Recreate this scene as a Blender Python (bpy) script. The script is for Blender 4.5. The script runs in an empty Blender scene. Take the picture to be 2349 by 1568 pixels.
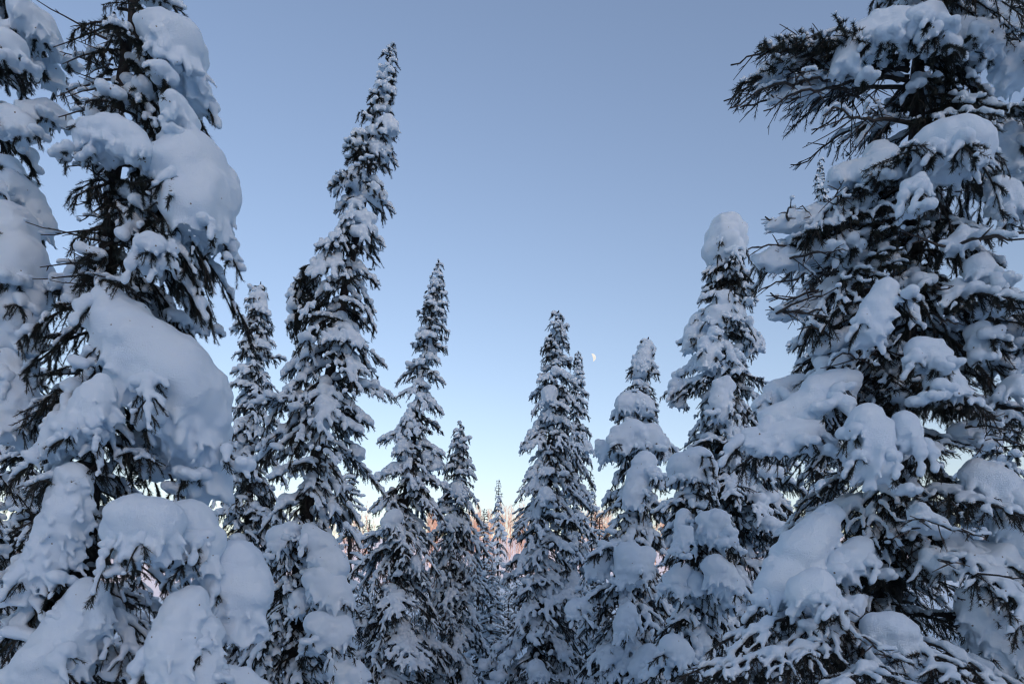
import bpy, math, random, time
import numpy as np
from mathutils import Matrix, Vector

T0 = time.time()
scene = bpy.context.scene
col = scene.collection
R_ = math.radians

# ------------------------------------------------------------------ camera
CX, HOR, F = 1174.5, 1360.0, 1566.0      # picture measure: 2349 x 1568
EYE = 1.6
cam_d = bpy.data.cameras.new('camera')
cam_d.lens = 24.0
cam_d.sensor_width = 36.0
cam_d.shift_y = (HOR - 784.0) / 2349.0
cam_d.clip_start = 0.05
cam_d.clip_end = 9000.0
cam_d.dof.use_dof = True
cam_d.dof.focus_distance = 10.0
cam_d.dof.aperture_fstop = 4.0
cam = bpy.data.objects.new('camera', cam_d)
col.objects.link(cam)
cam.location = (0, 0, EYE)
cam.rotation_euler = (R_(90), 0, 0)
scene.camera = cam

# ------------------------------------------------------------------ sky and sun
SUN_AZ, SUN_EL = 156.0, 10.0              # clockwise from the view direction
world = bpy.data.worlds.new('World')
scene.world = world
world.use_nodes = True
wn = world.node_tree
for n in list(wn.nodes):
    wn.nodes.remove(n)
sky = wn.nodes.new('ShaderNodeTexSky')
sky.sky_type = 'NISHITA'
sky.sun_disc = False
sky.sun_elevation = R_(SUN_EL)
sky.sun_rotation = R_(SUN_AZ)
sky.altitude = 200
sky.air_density = 1.0
sky.dust_density = 2.3
sky.ozone_density = 1.6
bg = wn.nodes.new('ShaderNodeBackground')
bg.inputs['Strength'].default_value = 0.15
wo = wn.nodes.new('ShaderNodeOutputWorld')
tint = wn.nodes.new('ShaderNodeMix'); tint.data_type = 'RGBA'; tint.blend_type = 'MULTIPLY'
tint.inputs[0].default_value = 1.0
tint.inputs[7].default_value = (1.06, 0.905, 0.895, 1)          # the white balance of the photograph
wn.links.new(sky.outputs[0], tint.inputs[6])
wn.links.new(tint.outputs[2], bg.inputs[0])
wn.links.new(bg.outputs[0], wo.inputs[0])

sun_d = bpy.data.lights.new('sun', 'SUN')
sun_d.energy = 2.2
sun_d.angle = R_(0.5)
sun_d.color = (1.0, 0.50, 0.36)
sun = bpy.data.objects.new('sun', sun_d)
col.objects.link(sun)
sdir = Vector((math.sin(R_(SUN_AZ)) * math.cos(R_(SUN_EL)), math.cos(R_(SUN_AZ)) * math.cos(R_(SUN_EL)), math.sin(R_(SUN_EL))))
sun.rotation_euler = sdir.to_track_quat('Z', 'Y').to_euler()

scene.view_settings.view_transform = 'Standard'
scene.view_settings.look = 'None'
scene.view_settings.gamma = 1.0
scene.view_settings.use_curve_mapping = False
scene.view_settings.exposure = 0.97
scene.cycles.max_bounces = 8
scene.cycles.diffuse_bounces = 7
scene.cycles.glossy_bounces = 2
scene.cycles.transparent_max_bounces = 4
scene.cycles.use_denoising = True
scene.cycles.filter_width = 1.15
scene.render.use_persistent_data = False


# ------------------------------------------------------------------ helpers
def P(px, py, Y):
    """a point at depth Y seen at picture place (px, py)"""
    return Vector(((px - CX) / F * Y, Y, EYE + (HOR - py) / F * Y))


def tag(o, label=None, cat=None, group=None, kind=None):
    if label: o['label'] = label
    if cat: o['category'] = cat
    if group: o['group'] = group
    if kind: o['kind'] = kind
    return o


PENDING = []           # linked at the end: snow bodies are grown faster in a small scene


def link(name, mesh, parent=None, mat4=None):
    o = bpy.data.objects.new(name, mesh)
    PENDING.append(o)
    if parent is not None:
        o.parent = parent
    if mat4 is not None:
        o.matrix_local = mat4
    return o


def np_mesh(name, V, loops, counts, mats, matidx=None, smooth=True):
    """V (n,3); loops flat vertex indices; counts corners per face"""
    V = np.asarray(V, np.float32)
    loops = np.asarray(loops, np.int32).ravel()
    counts = np.asarray(counts, np.int32)
    me = bpy.data.meshes.new(name)
    me.vertices.add(len(V)); me.vertices.foreach_set('co', V.ravel())
    me.loops.add(len(loops)); me.loops.foreach_set('vertex_index', loops)
    me.polygons.add(len(counts))
    starts = np.concatenate(([0], np.cumsum(counts)[:-1])).astype(np.int32)
    me.polygons.foreach_set('loop_start', starts)
    if matidx is not None:
        me.polygons.foreach_set('material_index', np.asarray(matidx, np.int32))
    me.polygons.foreach_set('use_smooth', np.full(len(counts), smooth, bool))
    for m in mats:
        me.materials.append(m)
    me.update(calc_edges=True)
    return me


class Buf:
    """collects tubes and needles for one mesh"""
    def __init__(s):
        s.V = []; s.L = []; s.C = []; s.M = []; s.n = 0

    def add(s, V, faces, k, m):
        V = np.asarray(V, np.float32); faces = np.asarray(faces, np.int64)
        s.V.append(V); s.L.append((faces + s.n).ravel()); s.C.append(np.full(len(faces), k)); s.M.append(np.full(len(faces), m))
        s.n += len(V)

    def tube(s, pts, rad, sides, m, cap=True):
        pts = np.asarray(pts, float); n = len(pts)
        rad = np.broadcast_to(np.asarray(rad, float), (n,))
        d = np.gradient(pts, axis=0); d /= np.linalg.norm(d, axis=1, keepdims=True) + 1e-9
        ref = np.array([0, 0, 1.0]) if abs(d[0, 2]) < 0.8 else np.array([1.0, 0, 0])
        u = np.cross(d, ref); u /= np.linalg.norm(u, axis=1, keepdims=True) + 1e-9
        v = np.cross(d, u)
        a = np.arange(sides) * 2 * math.pi / sides
        V = pts[:, None] + rad[:, None, None] * (np.cos(a)[None, :, None] * u[:, None] + np.sin(a)[None, :, None] * v[:, None])
        V = V.reshape(-1, 3)
        i = np.arange(n - 1)[:, None] * sides; j = np.arange(sides)[None]; k = (j + 1) % sides
        f = np.stack([i + j, i + k, i + sides + k, i + sides + j], -1).reshape(-1, 4)
        s.add(V, f, 4, m)

    def mesh(s, name, mats, smooth=True):
        return np_mesh(name, np.concatenate(s.V), np.concatenate(s.L), np.concatenate(s.C), mats, np.concatenate(s.M), smooth)


def resample(pts, step):
    pts = np.asarray(pts, float)
    d = np.linalg.norm(np.diff(pts, axis=0), axis=1)
    s = np.concatenate(([0], np.cumsum(d)))
    n = max(2, int(s[-1] / step) + 1)
    q = np.linspace(0, s[-1], n)
    return np.stack([np.interp(q, s, pts[:, k]) for k in range(3)], 1), q


def ico(sub):
    import bmesh
    bm = bmesh.new(); bmesh.ops.create_icosphere(bm, subdivisions=sub, radius=1.0)
    V = np.array([v.co[:] for v in bm.verts]); Fa = np.array([[v.index for v in f.verts] for f in bm.faces])
    bm.free()
    return V, Fa
ICO1, ICO2, ICO3 = ico(1), ico(2), ico(3)


def clouds(name, size, depth=2):
    t = bpy.data.textures.new(name, 'CLOUDS'); t.noise_scale = size; t.noise_depth = depth
    return t
TEX = {'fine': clouds('fine_lumps', 0.06), 'mid': clouds('mid_lumps', 0.16, 3), 'big': clouds('big_lumps', 0.34, 3)}


def snow_from_balls(name, C, Rr, voxel, mat, smooth=4, disp=(('fine', 0.008),), zs=0.85, sub=ICO2):
    """one closed snow body grown round many overlapping balls"""
    C = np.asarray(C, float); Rr = np.asarray(Rr, float)
    VV, FF, n0 = [], [], 0
    small = Rr < 0.035
    for mask, (V, Fa) in ((small, ICO1), (~small, sub)):        # small balls need fewer faces
        c = C[mask]; r = Rr[mask]
        if not len(c): continue
        sc = np.stack([r, r, r * zs], 1) * (1.10 if V.shape[0] < 20 else 1.0)
        VV.append((c[:, None] + V[None] * sc[:, None]).reshape(-1, 3))
        FF.append((Fa[None] + (np.arange(len(c)) * len(V))[:, None, None]).reshape(-1, 3) + n0); n0 += len(VV[-1])
    VV = np.concatenate(VV); FF = np.concatenate(FF)
    me = np_mesh('tmp', VV, FF.ravel(), np.full(len(FF), 3), [])
    o = bpy.data.objects.new('tmp', me); col.objects.link(o)
    m = o.modifiers.new('r', 'REMESH'); m.mode = 'VOXEL'; m.voxel_size = voxel; m.use_smooth_shade = True
    m = o.modifiers.new('s', 'SMOOTH'); m.iterations = smooth; m.factor = 0.5
    for tx, st in disp:
        m = o.modifiers.new('d', 'DISPLACE'); m.texture = TEX[tx]; m.strength = st; m.mid_level = 0.5; m.texture_coords = 'GLOBAL'
    dg = bpy.context.evaluated_depsgraph_get(); dg.update()
    ev = o.evaluated_get(dg)
    out = bpy.data.meshes.new_from_object(ev, depsgraph=dg)
    bpy.data.objects.remove(o); bpy.data.meshes.remove(me)
    out.name = name
    out.materials.clear(); out.materials.append(mat)
    out.polygons.foreach_set('use_smooth', np.ones(len(out.polygons), bool))
    return out


# ------------------------------------------------------------------ materials
def mat(name, build):
    m = bpy.data.materials.new(name); m.use_nodes = True
    nt = m.node_tree
    b = nt.nodes['Principled BSDF']
    build(nt, b)
    return m


def nz(nt, scale, detail=3, rough=0.55, coord='Object'):
    tc = nt.nodes.new('ShaderNodeTexCoord'); n = nt.nodes.new('ShaderNodeTexNoise')
    n.inputs['Scale'].default_value = scale; n.inputs['Detail'].default_value = detail; n.inputs['Roughness'].default_value = rough
    nt.links.new(tc.outputs[coord], n.inputs['Vector'])
    return n.outputs['Fac']


def ramp(nt, fac, stops):
    r = nt.nodes.new('ShaderNodeValToRGB')
    e = r.color_ramp.elements
    e[0].position, e[0].color = stops[0][0], (*stops[0][1], 1)
    e[1].position, e[1].color = stops[-1][0], (*stops[-1][1], 1)
    for p, c in stops[1:-1]:
        x = e.new(p); x.color = (*c, 1)
    nt.links.new(fac, r.inputs[0])
    return r.outputs[0]


def bump(nt, b, h, strength, dist):
    x = nt.nodes.new('ShaderNodeBump'); x.inputs['Strength'].default_value = strength; x.inputs['Distance'].default_value = dist
    nt.links.new(h, x.inputs['Height']); nt.links.new(x.outputs[0], b.inputs['Normal'])
    return x


def b_snow(nt, b):
    c = ramp(nt, nz(nt, 5, 4), [(0.3, (0.71, 0.86, 0.99)), (0.7, (0.76, 0.90, 0.995))])
    v = nt.nodes.new('ShaderNodeTexVoronoi'); v.inputs['Scale'].default_value = 22
    tc = nt.nodes.new('ShaderNodeTexCoord'); nt.links.new(tc.outputs['Object'], v.inputs['Vector'])
    sep = nt.nodes.new('ShaderNodeSeparateColor'); nt.links.new(v.outputs['Color'], sep.inputs[0])
    few = nt.nodes.new('ShaderNodeMath'); few.operation = 'GREATER_THAN'; few.inputs[1].default_value = 0.86; nt.links.new(sep.outputs[0], few.inputs[0])
    dot = nt.nodes.new('ShaderNodeMath'); dot.operation = 'LESS_THAN'; dot.inputs[1].default_value = 0.10; nt.links.new(v.outputs['Distance'], dot.inputs[0])
    both = nt.nodes.new('ShaderNodeMath'); both.operation = 'MULTIPLY'; nt.links.new(few.outputs[0], both.inputs[0]); nt.links.new(dot.outputs[0], both.inputs[1])
    mixc = nt.nodes.new('ShaderNodeMix'); mixc.data_type = 'RGBA'; nt.links.new(both.outputs[0], mixc.inputs[0])
    nt.links.new(c, mixc.inputs[6]); mixc.inputs[7].default_value = (0.12, 0.10, 0.08, 1)
    nt.links.new(mixc.outputs[2], b.inputs['Base Color'])
    b.inputs['Roughness'].default_value = 0.65
    b.inputs['Specular IOR Level'].default_value = 0.25
    mx = nt.nodes.new('ShaderNodeMath'); mx.operation = 'ADD'
    nt.links.new(nz(nt, 22, 5, 0.65), mx.inputs[0]); nt.links.new(nz(nt, 190, 2, 0.6), mx.inputs[1])
    bump(nt, b, mx.outputs[0], 0.6, 0.022)


def b_needle(nt, b):
    oi = nt.nodes.new('ShaderNodeObjectInfo')
    c = ramp(nt, nz(nt, 14, 2), [(0.3, (0.013, 0.018, 0.015)), (0.6, (0.025, 0.031, 0.025)), (0.8, (0.040, 0.038, 0.028))])
    nt.links.new(c, b.inputs['Base Color'])
    b.inputs['Roughness'].default_value = 0.6
    b.inputs['Specular IOR Level'].default_value = 0.2


def b_wood(nt, b):
    c = ramp(nt, nz(nt, 20, 4), [(0.3, (0.022, 0.020, 0.019)), (0.7, (0.055, 0.048, 0.043))])
    nt.links.new(c, b.inputs['Base Color'])
    b.inputs['Roughness'].default_value = 0.85
    bump(nt, b, nz(nt, 60, 4), 0.6, 0.01)


def b_bark(nt, b):
    v = nt.nodes.new('ShaderNodeTexVoronoi'); v.inputs['Scale'].default_value = 38
    tc = nt.nodes.new('ShaderNodeTexCoord'); mp = nt.nodes.new('ShaderNodeMapping'); mp.inputs['Scale'].default_value = (1, 1, 0.5)
    nt.links.new(tc.outputs['Object'], mp.inputs[0]); nt.links.new(mp.outputs[0], v.inputs['Vector'])
    c = ramp(nt, v.outputs['Distance'], [(0.0, (0.046, 0.040, 0.038)), (0.5, (0.018, 0.016, 0.016))])
    nt.links.new(c, b.inputs['Base Color']); b.inputs['Roughness'].default_value = 0.9
    inv = nt.nodes.new('ShaderNodeMath'); inv.operation = 'SUBTRACT'; inv.inputs[0].default_value = 1
    nt.links.new(v.outputs['Distance'], inv.inputs[1])
    bump(nt, b, inv.outputs[0], 0.9, 0.02)


def b_birch(nt, b):
    c = ramp(nt, nz(nt, 3, 3), [(0.35, (0.62, 0.56, 0.50)), (0.7, (0.40, 0.34, 0.30))])
    nt.links.new(c, b.inputs['Base Color']); b.inputs['Roughness'].default_value = 0.7


def b_birch_twig(nt, b):
    c = ramp(nt, nz(nt, 2, 2), [(0.3, (0.34, 0.25, 0.21)), (0.7, (0.50, 0.40, 0.35))])
    nt.links.new(c, b.inputs['Base Color']); b.inputs['Roughness'].default_value = 0.7


def b_moon(nt, b):
    c = ramp(nt, nz(nt, 0.06, 4), [(0.35, (0.80, 0.78, 0.72)), (0.65, (1.0, 0.97, 0.92))])
    b.inputs['Base Color'].default_value = (0, 0, 0, 1)
    nt.links.new(c, b.inputs['Emission Color']); b.inputs['Emission Strength'].default_value = 0.5


SNOW = mat('snow', b_snow); NEEDLE = mat('needle', b_needle); WOOD = mat('twig_wood', b_wood); BARK = mat('spruce_bark', b_bark)
BIRCH = mat('birch_bark', b_birch); BTWIG = mat('birch_twig', b_birch_twig); MOON = mat('moonlight', b_moon)


# ------------------------------------------------------------------ ground
def sstep(a, b, x):
    t = np.clip((x - a) / (b - a), 0, 1)
    return t * t * (3 - 2 * t)


def ground_z(x, y):
    x = np.asarray(x, float); y = np.asarray(y, float)
    z = 0.10 * np.sin(x * 0.9 + 0.4 * y) + 0.08 * np.sin(0.7 * y - 1.3 * x + 1.0) + 0.05 * np.sin(2.1 * x + 1.7 * y)
    z = z * sstep(400, 20, np.hypot(x, y))
    z = z + 16.0 * sstep(55, 185, y + 0.05 * x) + 6 * sstep(190, 700, y)
    d = 0.407 * x - 0.914 * y; c = 0.914 * x + 0.407 * y
    shade_ridge = sstep(45, 115, d) * (1 - 0.6 * sstep(200, 500, d)) * sstep(170, 95, np.abs(c))  # unseen rise behind the camera, added to keep the sun off the spruces
    z = z + 37.0 * shade_ridge * (1 + 0.05 * np.sin(c * 0.04) + 0.03 * np.sin(c * 0.13 + 1))
    return z


def make_ground():
    g = np.concatenate([-np.geomspace(30, 2500, 60)[::-1], np.linspace(-29.5, 29.5, 150), np.geomspace(30, 2500, 60)])
    gy = np.concatenate([-np.geomspace(10, 2500, 40)[::-1], np.linspace(-9.5, 45, 150), np.geomspace(46, 2500, 70)])
    X, Y = np.meshgrid(g, gy)
    V = np.stack([X, Y, ground_z(X, Y)], -1).reshape(-1, 3)
    nx, ny = len(g), len(gy)
    i = np.arange(ny - 1)[:, None] * nx + np.arange(nx - 1)[None]
    f = np.stack([i, i + 1, i + nx + 1, i + nx], -1).reshape(-1, 4)
    o = link('snowy_ground', np_mesh('snowy_ground', V, f.ravel(), np.full(len(f), 4), [SNOW]))
    tag(o, 'snow-covered forest floor rising to a far slope', kind='structure')
make_ground()


# ------------------------------------------------------------------ branch prototypes
def bezier_droop(R, up, droop, rng, wander, n):
    t = np.linspace(0, 1, n)
    x = R * t
    z = R * (up * t - (droop + up) * t ** 1.7)
    y = wander * R * np.sin(t * 2.2 + rng.uniform(0, 6)) * t
    return np.stack([x, y, z], 1)


NQ = {'step': 0.0085, 'per': 6, 'w': 0.0042, 'ln': 0.020}


def needles(buf, pts, rng, m=1, spread=0.9):
    ln, w, step, per = NQ['ln'], NQ['w'], NQ['step'], NQ['per']
    q, s = resample(pts, step)
    d = np.gradient(q, axis=0); d /= np.linalg.norm(d, axis=1, keepdims=True) + 1e-9
    q = np.repeat(q, per, 0); d = np.repeat(d, per, 0)
    n = len(q)
    r = rng.normal(size=(n, 3)); r -= (r * d).sum(1, keepdims=True) * d
    r /= np.linalg.norm(r, axis=1, keepdims=True) + 1e-9
    L = ln * rng.uniform(0.75, 1.25, (n, 1))
    tip = q + (r * spread + d * 0.75) * L
    side = np.cross(d, r)
    V = np.stack([q - side * w * .5, q + side * w * .5, tip], 1).reshape(-1, 3)
    buf.add(V, np.arange(3 * n).reshape(-1, 3), 3, m)


def pieces(me):
    """how many separate bodies of some size a snow mesh has"""
    n = len(me.vertices); e = np.empty(len(me.edges) * 2, np.int32); me.edges.foreach_get('vertices', e); e = e.reshape(-1, 2)
    lab = np.arange(n)
    while True:
        m = np.minimum(lab[e[:, 0]], lab[e[:, 1]]); new = lab.copy()
        np.minimum.at(new, e[:, 0], m); np.minimum.at(new, e[:, 1], m)
        new = new[new]
        if (new == lab).all(): break
        lab = new
    return len(np.unique(lab))


def make_branch(name, R, up, droop, seed, snow=1.0, fat=1.0, ns=1.0, dead=False, voxel=None):
    """a spruce limb along +X: wood and needles in one mesh, its snow in another"""
    rng = np.random.default_rng(seed)
    buf = Buf()
    n = max(6, int(R / 0.05) + 3)
    ax = bezier_droop(R, up, droop, rng, rng.uniform(-0.12, 0.12), n)
    if dead:
        k = np.cumsum(rng.normal(0, 0.020, (n, 3)), axis=0) * np.linspace(0, 1, n)[:, None]
        ax = ax + k
    wood_r = (0.006 + 0.008 * R) * np.linspace(1, 0.3, n)
    buf.tube(ax, wood_r, 5, 0)
    C, RR = [], []

    def drape(pts, r0, r1, keep, off=0.80):
        if snow <= 0: return
        L = np.linalg.norm(np.diff(pts, axis=0), axis=1).sum()
        q, s = resample(pts, 0.012)
        k = len(q)
        d = np.gradient(q, axis=0); d /= np.linalg.norm(d, axis=1, keepdims=True) + 1e-9
        hz = np.sqrt(np.clip(1 - d[:, 2] ** 2, 0, 1))            # how level the twig lies
        nrm = np.array([0, 0, 1.0]) - d[:, 2:3] * d
        nrm = nrm / (np.linalg.norm(nrm, axis=1, keepdims=True) + 1e-6)
        ph = rng.uniform(0, 6.28, 3)
        u = s / max(L, 1e-6)
        wv = 1 + (0.25 * np.sin(s * 47 + ph[0]) + 0.22 * np.sin(s * 91 + ph[1])) * (0.5 if dead else 1)
        gate = np.sin(s * 12 + ph[2]) + 2.4 * (keep - 0.5)
        r = (r0 + (r1 - r0) * u) * wv * fat * (0.40 + 0.60 * hz)
        ok = gate > -0.1
        r = r * np.clip((gate + 0.1) * 2.0, 0.30, 1)
        c = q + nrm * (r * off + 0.003)[:, None] + rng.normal(0, 0.003, (k, 3))
        C.append(c[ok]); RR.append(r[ok])

    q, s = resample(ax, 0.02)
    if not dead:
        needles(buf, ax[1:], rng)
        drape(ax, 0.026 + 0.020 * min(R, 1.2), 0.021, 0.72 * snow + 0.10)
    else:
        drape(ax, 0.020, 0.013, 0.60 * snow)
    # side twigs
    pos = 0.05 + 0.05 * min(R, 0.6); sgn = 1
    sp = (0.052 if not dead else 0.055) / ns
    while pos < R * 0.985:
        t = pos / R
        p0 = np.array([np.interp(t, np.linspace(0, 1, n), ax[:, k]) for k in range(3)])
        dd = np.array([np.interp(min(1, t + .03), np.linspace(0, 1, n), ax[:, k]) for k in range(3)]) - p0
        if t > 0.97: dd = ax[-1] - ax[-2]
        dd /= np.linalg.norm(dd) + 1e-9
        shape = min(1, 0.35 + t * 3.0) * (1 - t) ** 0.62
        ln = np.clip(R * 0.62 * shape, 0.05, 0.50) * rng.uniform(0.65, 1.15)
        if dead: ln = min(ln * 0.9, 0.24) * rng.uniform(0.5, 1.2)
        ang = R_(rng.uniform(38, 66) if not dead else rng.uniform(20, 75)) * sgn
        h = np.array([dd[0] * math.cos(ang) - dd[1] * math.sin(ang), dd[0] * math.sin(ang) + dd[1] * math.cos(ang), dd[2] * 0.6 + (rng.uniform(-0.1, 0.12) if not dead else rng.uniform(-0.75, 0.45))])
        h /= np.linalg.norm(h)
        m = max(4, int(ln / 0.05) + 2)
        tt = np.linspace(0, 1, m)[:, None]
        sag = rng.uniform(0.15, 0.55) * (0.4 + droop) * (0.4 if dead else 1)
        tw = p0 + h * ln * tt + np.array([0, 0, -1]) * ln * sag * tt ** 1.6
        if dead: tw = tw + rng.normal(0, 0.10, 3) * ln * tt ** 2
        buf.tube(tw, np.linspace(0.0045, 0.002, m), 3, 0)
        if not dead:
            needles(buf, tw, rng)
            if ln > 0.05 and rng.random() < 0.93 * snow:
                drape(tw, 0.028, 0.018, 0.68 * snow + 0.08)
        elif rng.random() < 0.7 * snow:
            drape(tw, 0.016, 0.011, 0.6 * snow)
        # second order
        if ln > 0.11:
            pp = rng.uniform(0.04, 0.07); sg = 1
            while pp < ln * 0.95:
                u = pp / ln
                b0 = p0 + h * ln * u + np.array([0, 0, -1]) * ln * sag * u ** 1.6
                l2 = np.clip((ln - pp) * 0.6, 0.035, 0.16) * rng.uniform(0.7, 1.2)
                a2 = R_(rng.uniform(35, 60)) * sg
                g = np.array([h[0] * math.cos(a2) - h[1] * math.sin(a2), h[0] * math.sin(a2) + h[1] * math.cos(a2), h[2] + rng.uniform(-0.55, 0.1)])
                g /= np.linalg.norm(g)
                t2 = np.linspace(0, 1, 3)[:, None]
                w2 = b0 + g * l2 * t2 + np.array([0, 0, -1]) * l2 * 0.35 * t2 ** 2
                buf.tube(w2, np.linspace(0.003, 0.0015, 3), 3, 0)
                if not dead:
                    needles(buf, w2, rng)
                    if rng.random() < 0.75 * snow:
                        drape(w2, 0.020, 0.015, 0.6 * snow + 0.1)
                elif rng.random() < 0.4 * snow:
                    drape(w2, 0.011, 0.009, 0.6)
                pp += rng.uniform(0.05, 0.08) / (0.6 if dead else 1); sg = -sg
        # hanging twigs under the limb, free of snow
        if not dead and rng.random() < 0.9:
            for _ in range(3):
                u = rng.uniform(0, 0.8)
                b0 = p0 + h * ln * u + np.array([0, 0, -1]) * ln * sag * u ** 1.6
                l3 = rng.uniform(0.06, 0.15) * (0.6 + 0.5 * min(R, 1))
                g = np.array([h[0] * 0.45 + rng.normal(0, .2), h[1] * 0.45 + rng.normal(0, .2), -1.0]); g /= np.linalg.norm(g)
                w3 = b0 + g * l3 * np.linspace(0, 1, 3)[:, None]
                buf.tube(w3, np.linspace(0.003, 0.0015, 3), 3, 0)
                needles(buf, w3, rng)
        pos += sp * rng.uniform(0.7, 1.3); sgn = -sgn
    # thick lumps resting on the limb
    if snow > 0 and not dead:
        for _ in range(int(rng.integers(0, 2 + int(R * 2.5)))):
            t = rng.uniform(0.25, 0.95)
            c = np.array([np.interp(t, np.linspace(0, 1, n), ax[:, k]) for k in range(3)])
            rr = rng.uniform(0.045, 0.075) * fat * (0.7 + 0.5 * min(R, 1.2))
            for _k in range(5):
                C.append((c + np.array([rng.normal(0, .6), rng.normal(0, .6), 0.35 + rng.normal(0, .15)]) * rr)[None]); RR.append(np.array([rr * rng.uniform(0.7, 1)]))
    me = buf.mesh(name, [WOOD, NEEDLE], smooth=False)
    sm = None
    if C:
        C = np.concatenate(C); RR = np.concatenate(RR)
        if len(C):
            vx = voxel or (0.0100 if R < 0.5 else 0.0120 if R < 1.0 else 0.015)
            if dead: vx = 0.0085
            sm = snow_from_balls(name + '_snow', C, RR, vx, SNOW, smooth=2, disp=(('fine', 0.010),), sub=ICO1 if len(C) > 1500 else ICO2)
    return {'R': R, 'droop': droop, 'wood': me, 'snow': sm, 'fat': fat, 'bits': pieces(sm) if sm is not None else 0}


PROTO = {'soft': [], 'steep': [], 'up': [], 'dead': [], 'inner': [], 'lace': [], 'lsoft': [], 'lup': []}
sd = 11
for R in (0.14, 0.22, 0.34, 0.50, 0.72, 1.0, 1.4):
    for v in range(4 if 0.2 < R < 1.2 else 3):
        sd += 1
        PROTO['soft'].append(make_branch('limb', R, 0.10, 0.32 + 0.08 * v, sd, snow=(1.0, 0.85, 1.0, 0.7)[v], fat=(1.0, 1.05, 1.45, 0.9)[v]))
    for v in range(4 if 0.2 < R < 1.2 else 3):
        sd += 1
        PROTO['steep'].append(make_branch('limb', R, 0.12, 0.80 + 0.12 * v, sd, snow=(1.0, 0.85, 1.0, 0.7)[v], fat=(1.0, 1.05, 1.45, 0.9)[v]))
for R in (0.08, 0.14, 0.22, 0.34):
    for v in range(3):
        sd += 1
        PROTO['up'].append(make_branch('limb', R, 0.25, 0.0 + 0.1 * v, sd, snow=0.9, fat=0.95))
for R in (0.25, 0.45, 0.7, 1.0):
    for v in range(3):
        sd += 1
        PROTO['dead'].append(make_branch('dead_limb', R, 0.1, 0.15 + 0.1 * v, sd, snow=0.7, dead=True))
for R in (0.22, 0.34, 0.50, 0.72, 1.0):
    for v in range(2):
        sd += 1
        PROTO['inner'].append(make_branch('limb', R, 0.15, 0.45 + 0.3 * v, sd, snow=0.34, fat=0.85, ns=1.15))
NQ.update(per=3)
for R in (0.34, 0.50, 0.72, 1.0, 1.4):
    for v in range(3):
        sd += 1
        PROTO['lace'].append(make_branch('limb', R, 0.10, 0.30 + 0.22 * v, sd, snow=1.0, fat=0.62, ns=1.35))
NQ.update(step=0.022, per=3, w=0.010, ln=0.024)            # coarser limbs for the far trees
for R in (0.14, 0.25, 0.42, 0.65):
    for v in range(2):
        sd += 1
        PROTO['lsoft'].append(make_branch('limb', R, 0.10, 0.35 + 0.3 * v, sd, snow=1.0, fat=1.25, voxel=0.022))
        if R < 0.3: PROTO['lup'].append(make_branch('limb', R, 0.2, 0.05, sd + 900, snow=0.8, voxel=0.02))
print('protos', round(time.time() - T0, 1), sum(len(p['wood'].polygons) for k in PROTO.values() for p in k), sum(len(p['snow'].polygons) for k in PROTO.values() for p in k if p['snow']))


def pick(kind, reach, rng, heavy=0.0):
    L = PROTO[kind]
    w = np.array([abs(math.log(p['R'] / reach)) for p in L])
    best = w.min()
    c = np.nonzero(w <= best + 0.02)[0]
    if heavy and rng.random() < heavy:
        return L[max(c, key=lambda i: L[i]['fat'])]
    return L[int(rng.choice(c))]


def limb_matrix(p, pos, az, reach, tilt=0.0, roll=0.0):
    s = reach / p['R']
    return Matrix.Translation(pos) @ Matrix.Rotation(az, 4, 'Z') @ Matrix.Rotation(tilt, 4, 'Y') @ Matrix.Rotation(roll, 4, 'X') @ Matrix.Scale(s, 4)


def add_limb(tree, p, M, snow=True):
    inv = tree['_inv']
    b = bpy.data.objects.new('branch', p['wood']); PENDING.append(b)
    b.parent = tree['root']; b.matrix_local = inv @ M
    if snow and p['snow'] is not None:
        s = bpy.data.objects.new('branch_snow', p['snow']); PENDING.append(s); s.parent = b
        if p['bits'] > 1: s['kind'] = 'stuff'
    tree['n'] += 1
    return b


def interp_spine(W, z):
    zs = W[:, 2][::-1]
    return np.array([np.interp(z, zs, W[:, k][::-1]) for k in range(2)] + [z])


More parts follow.
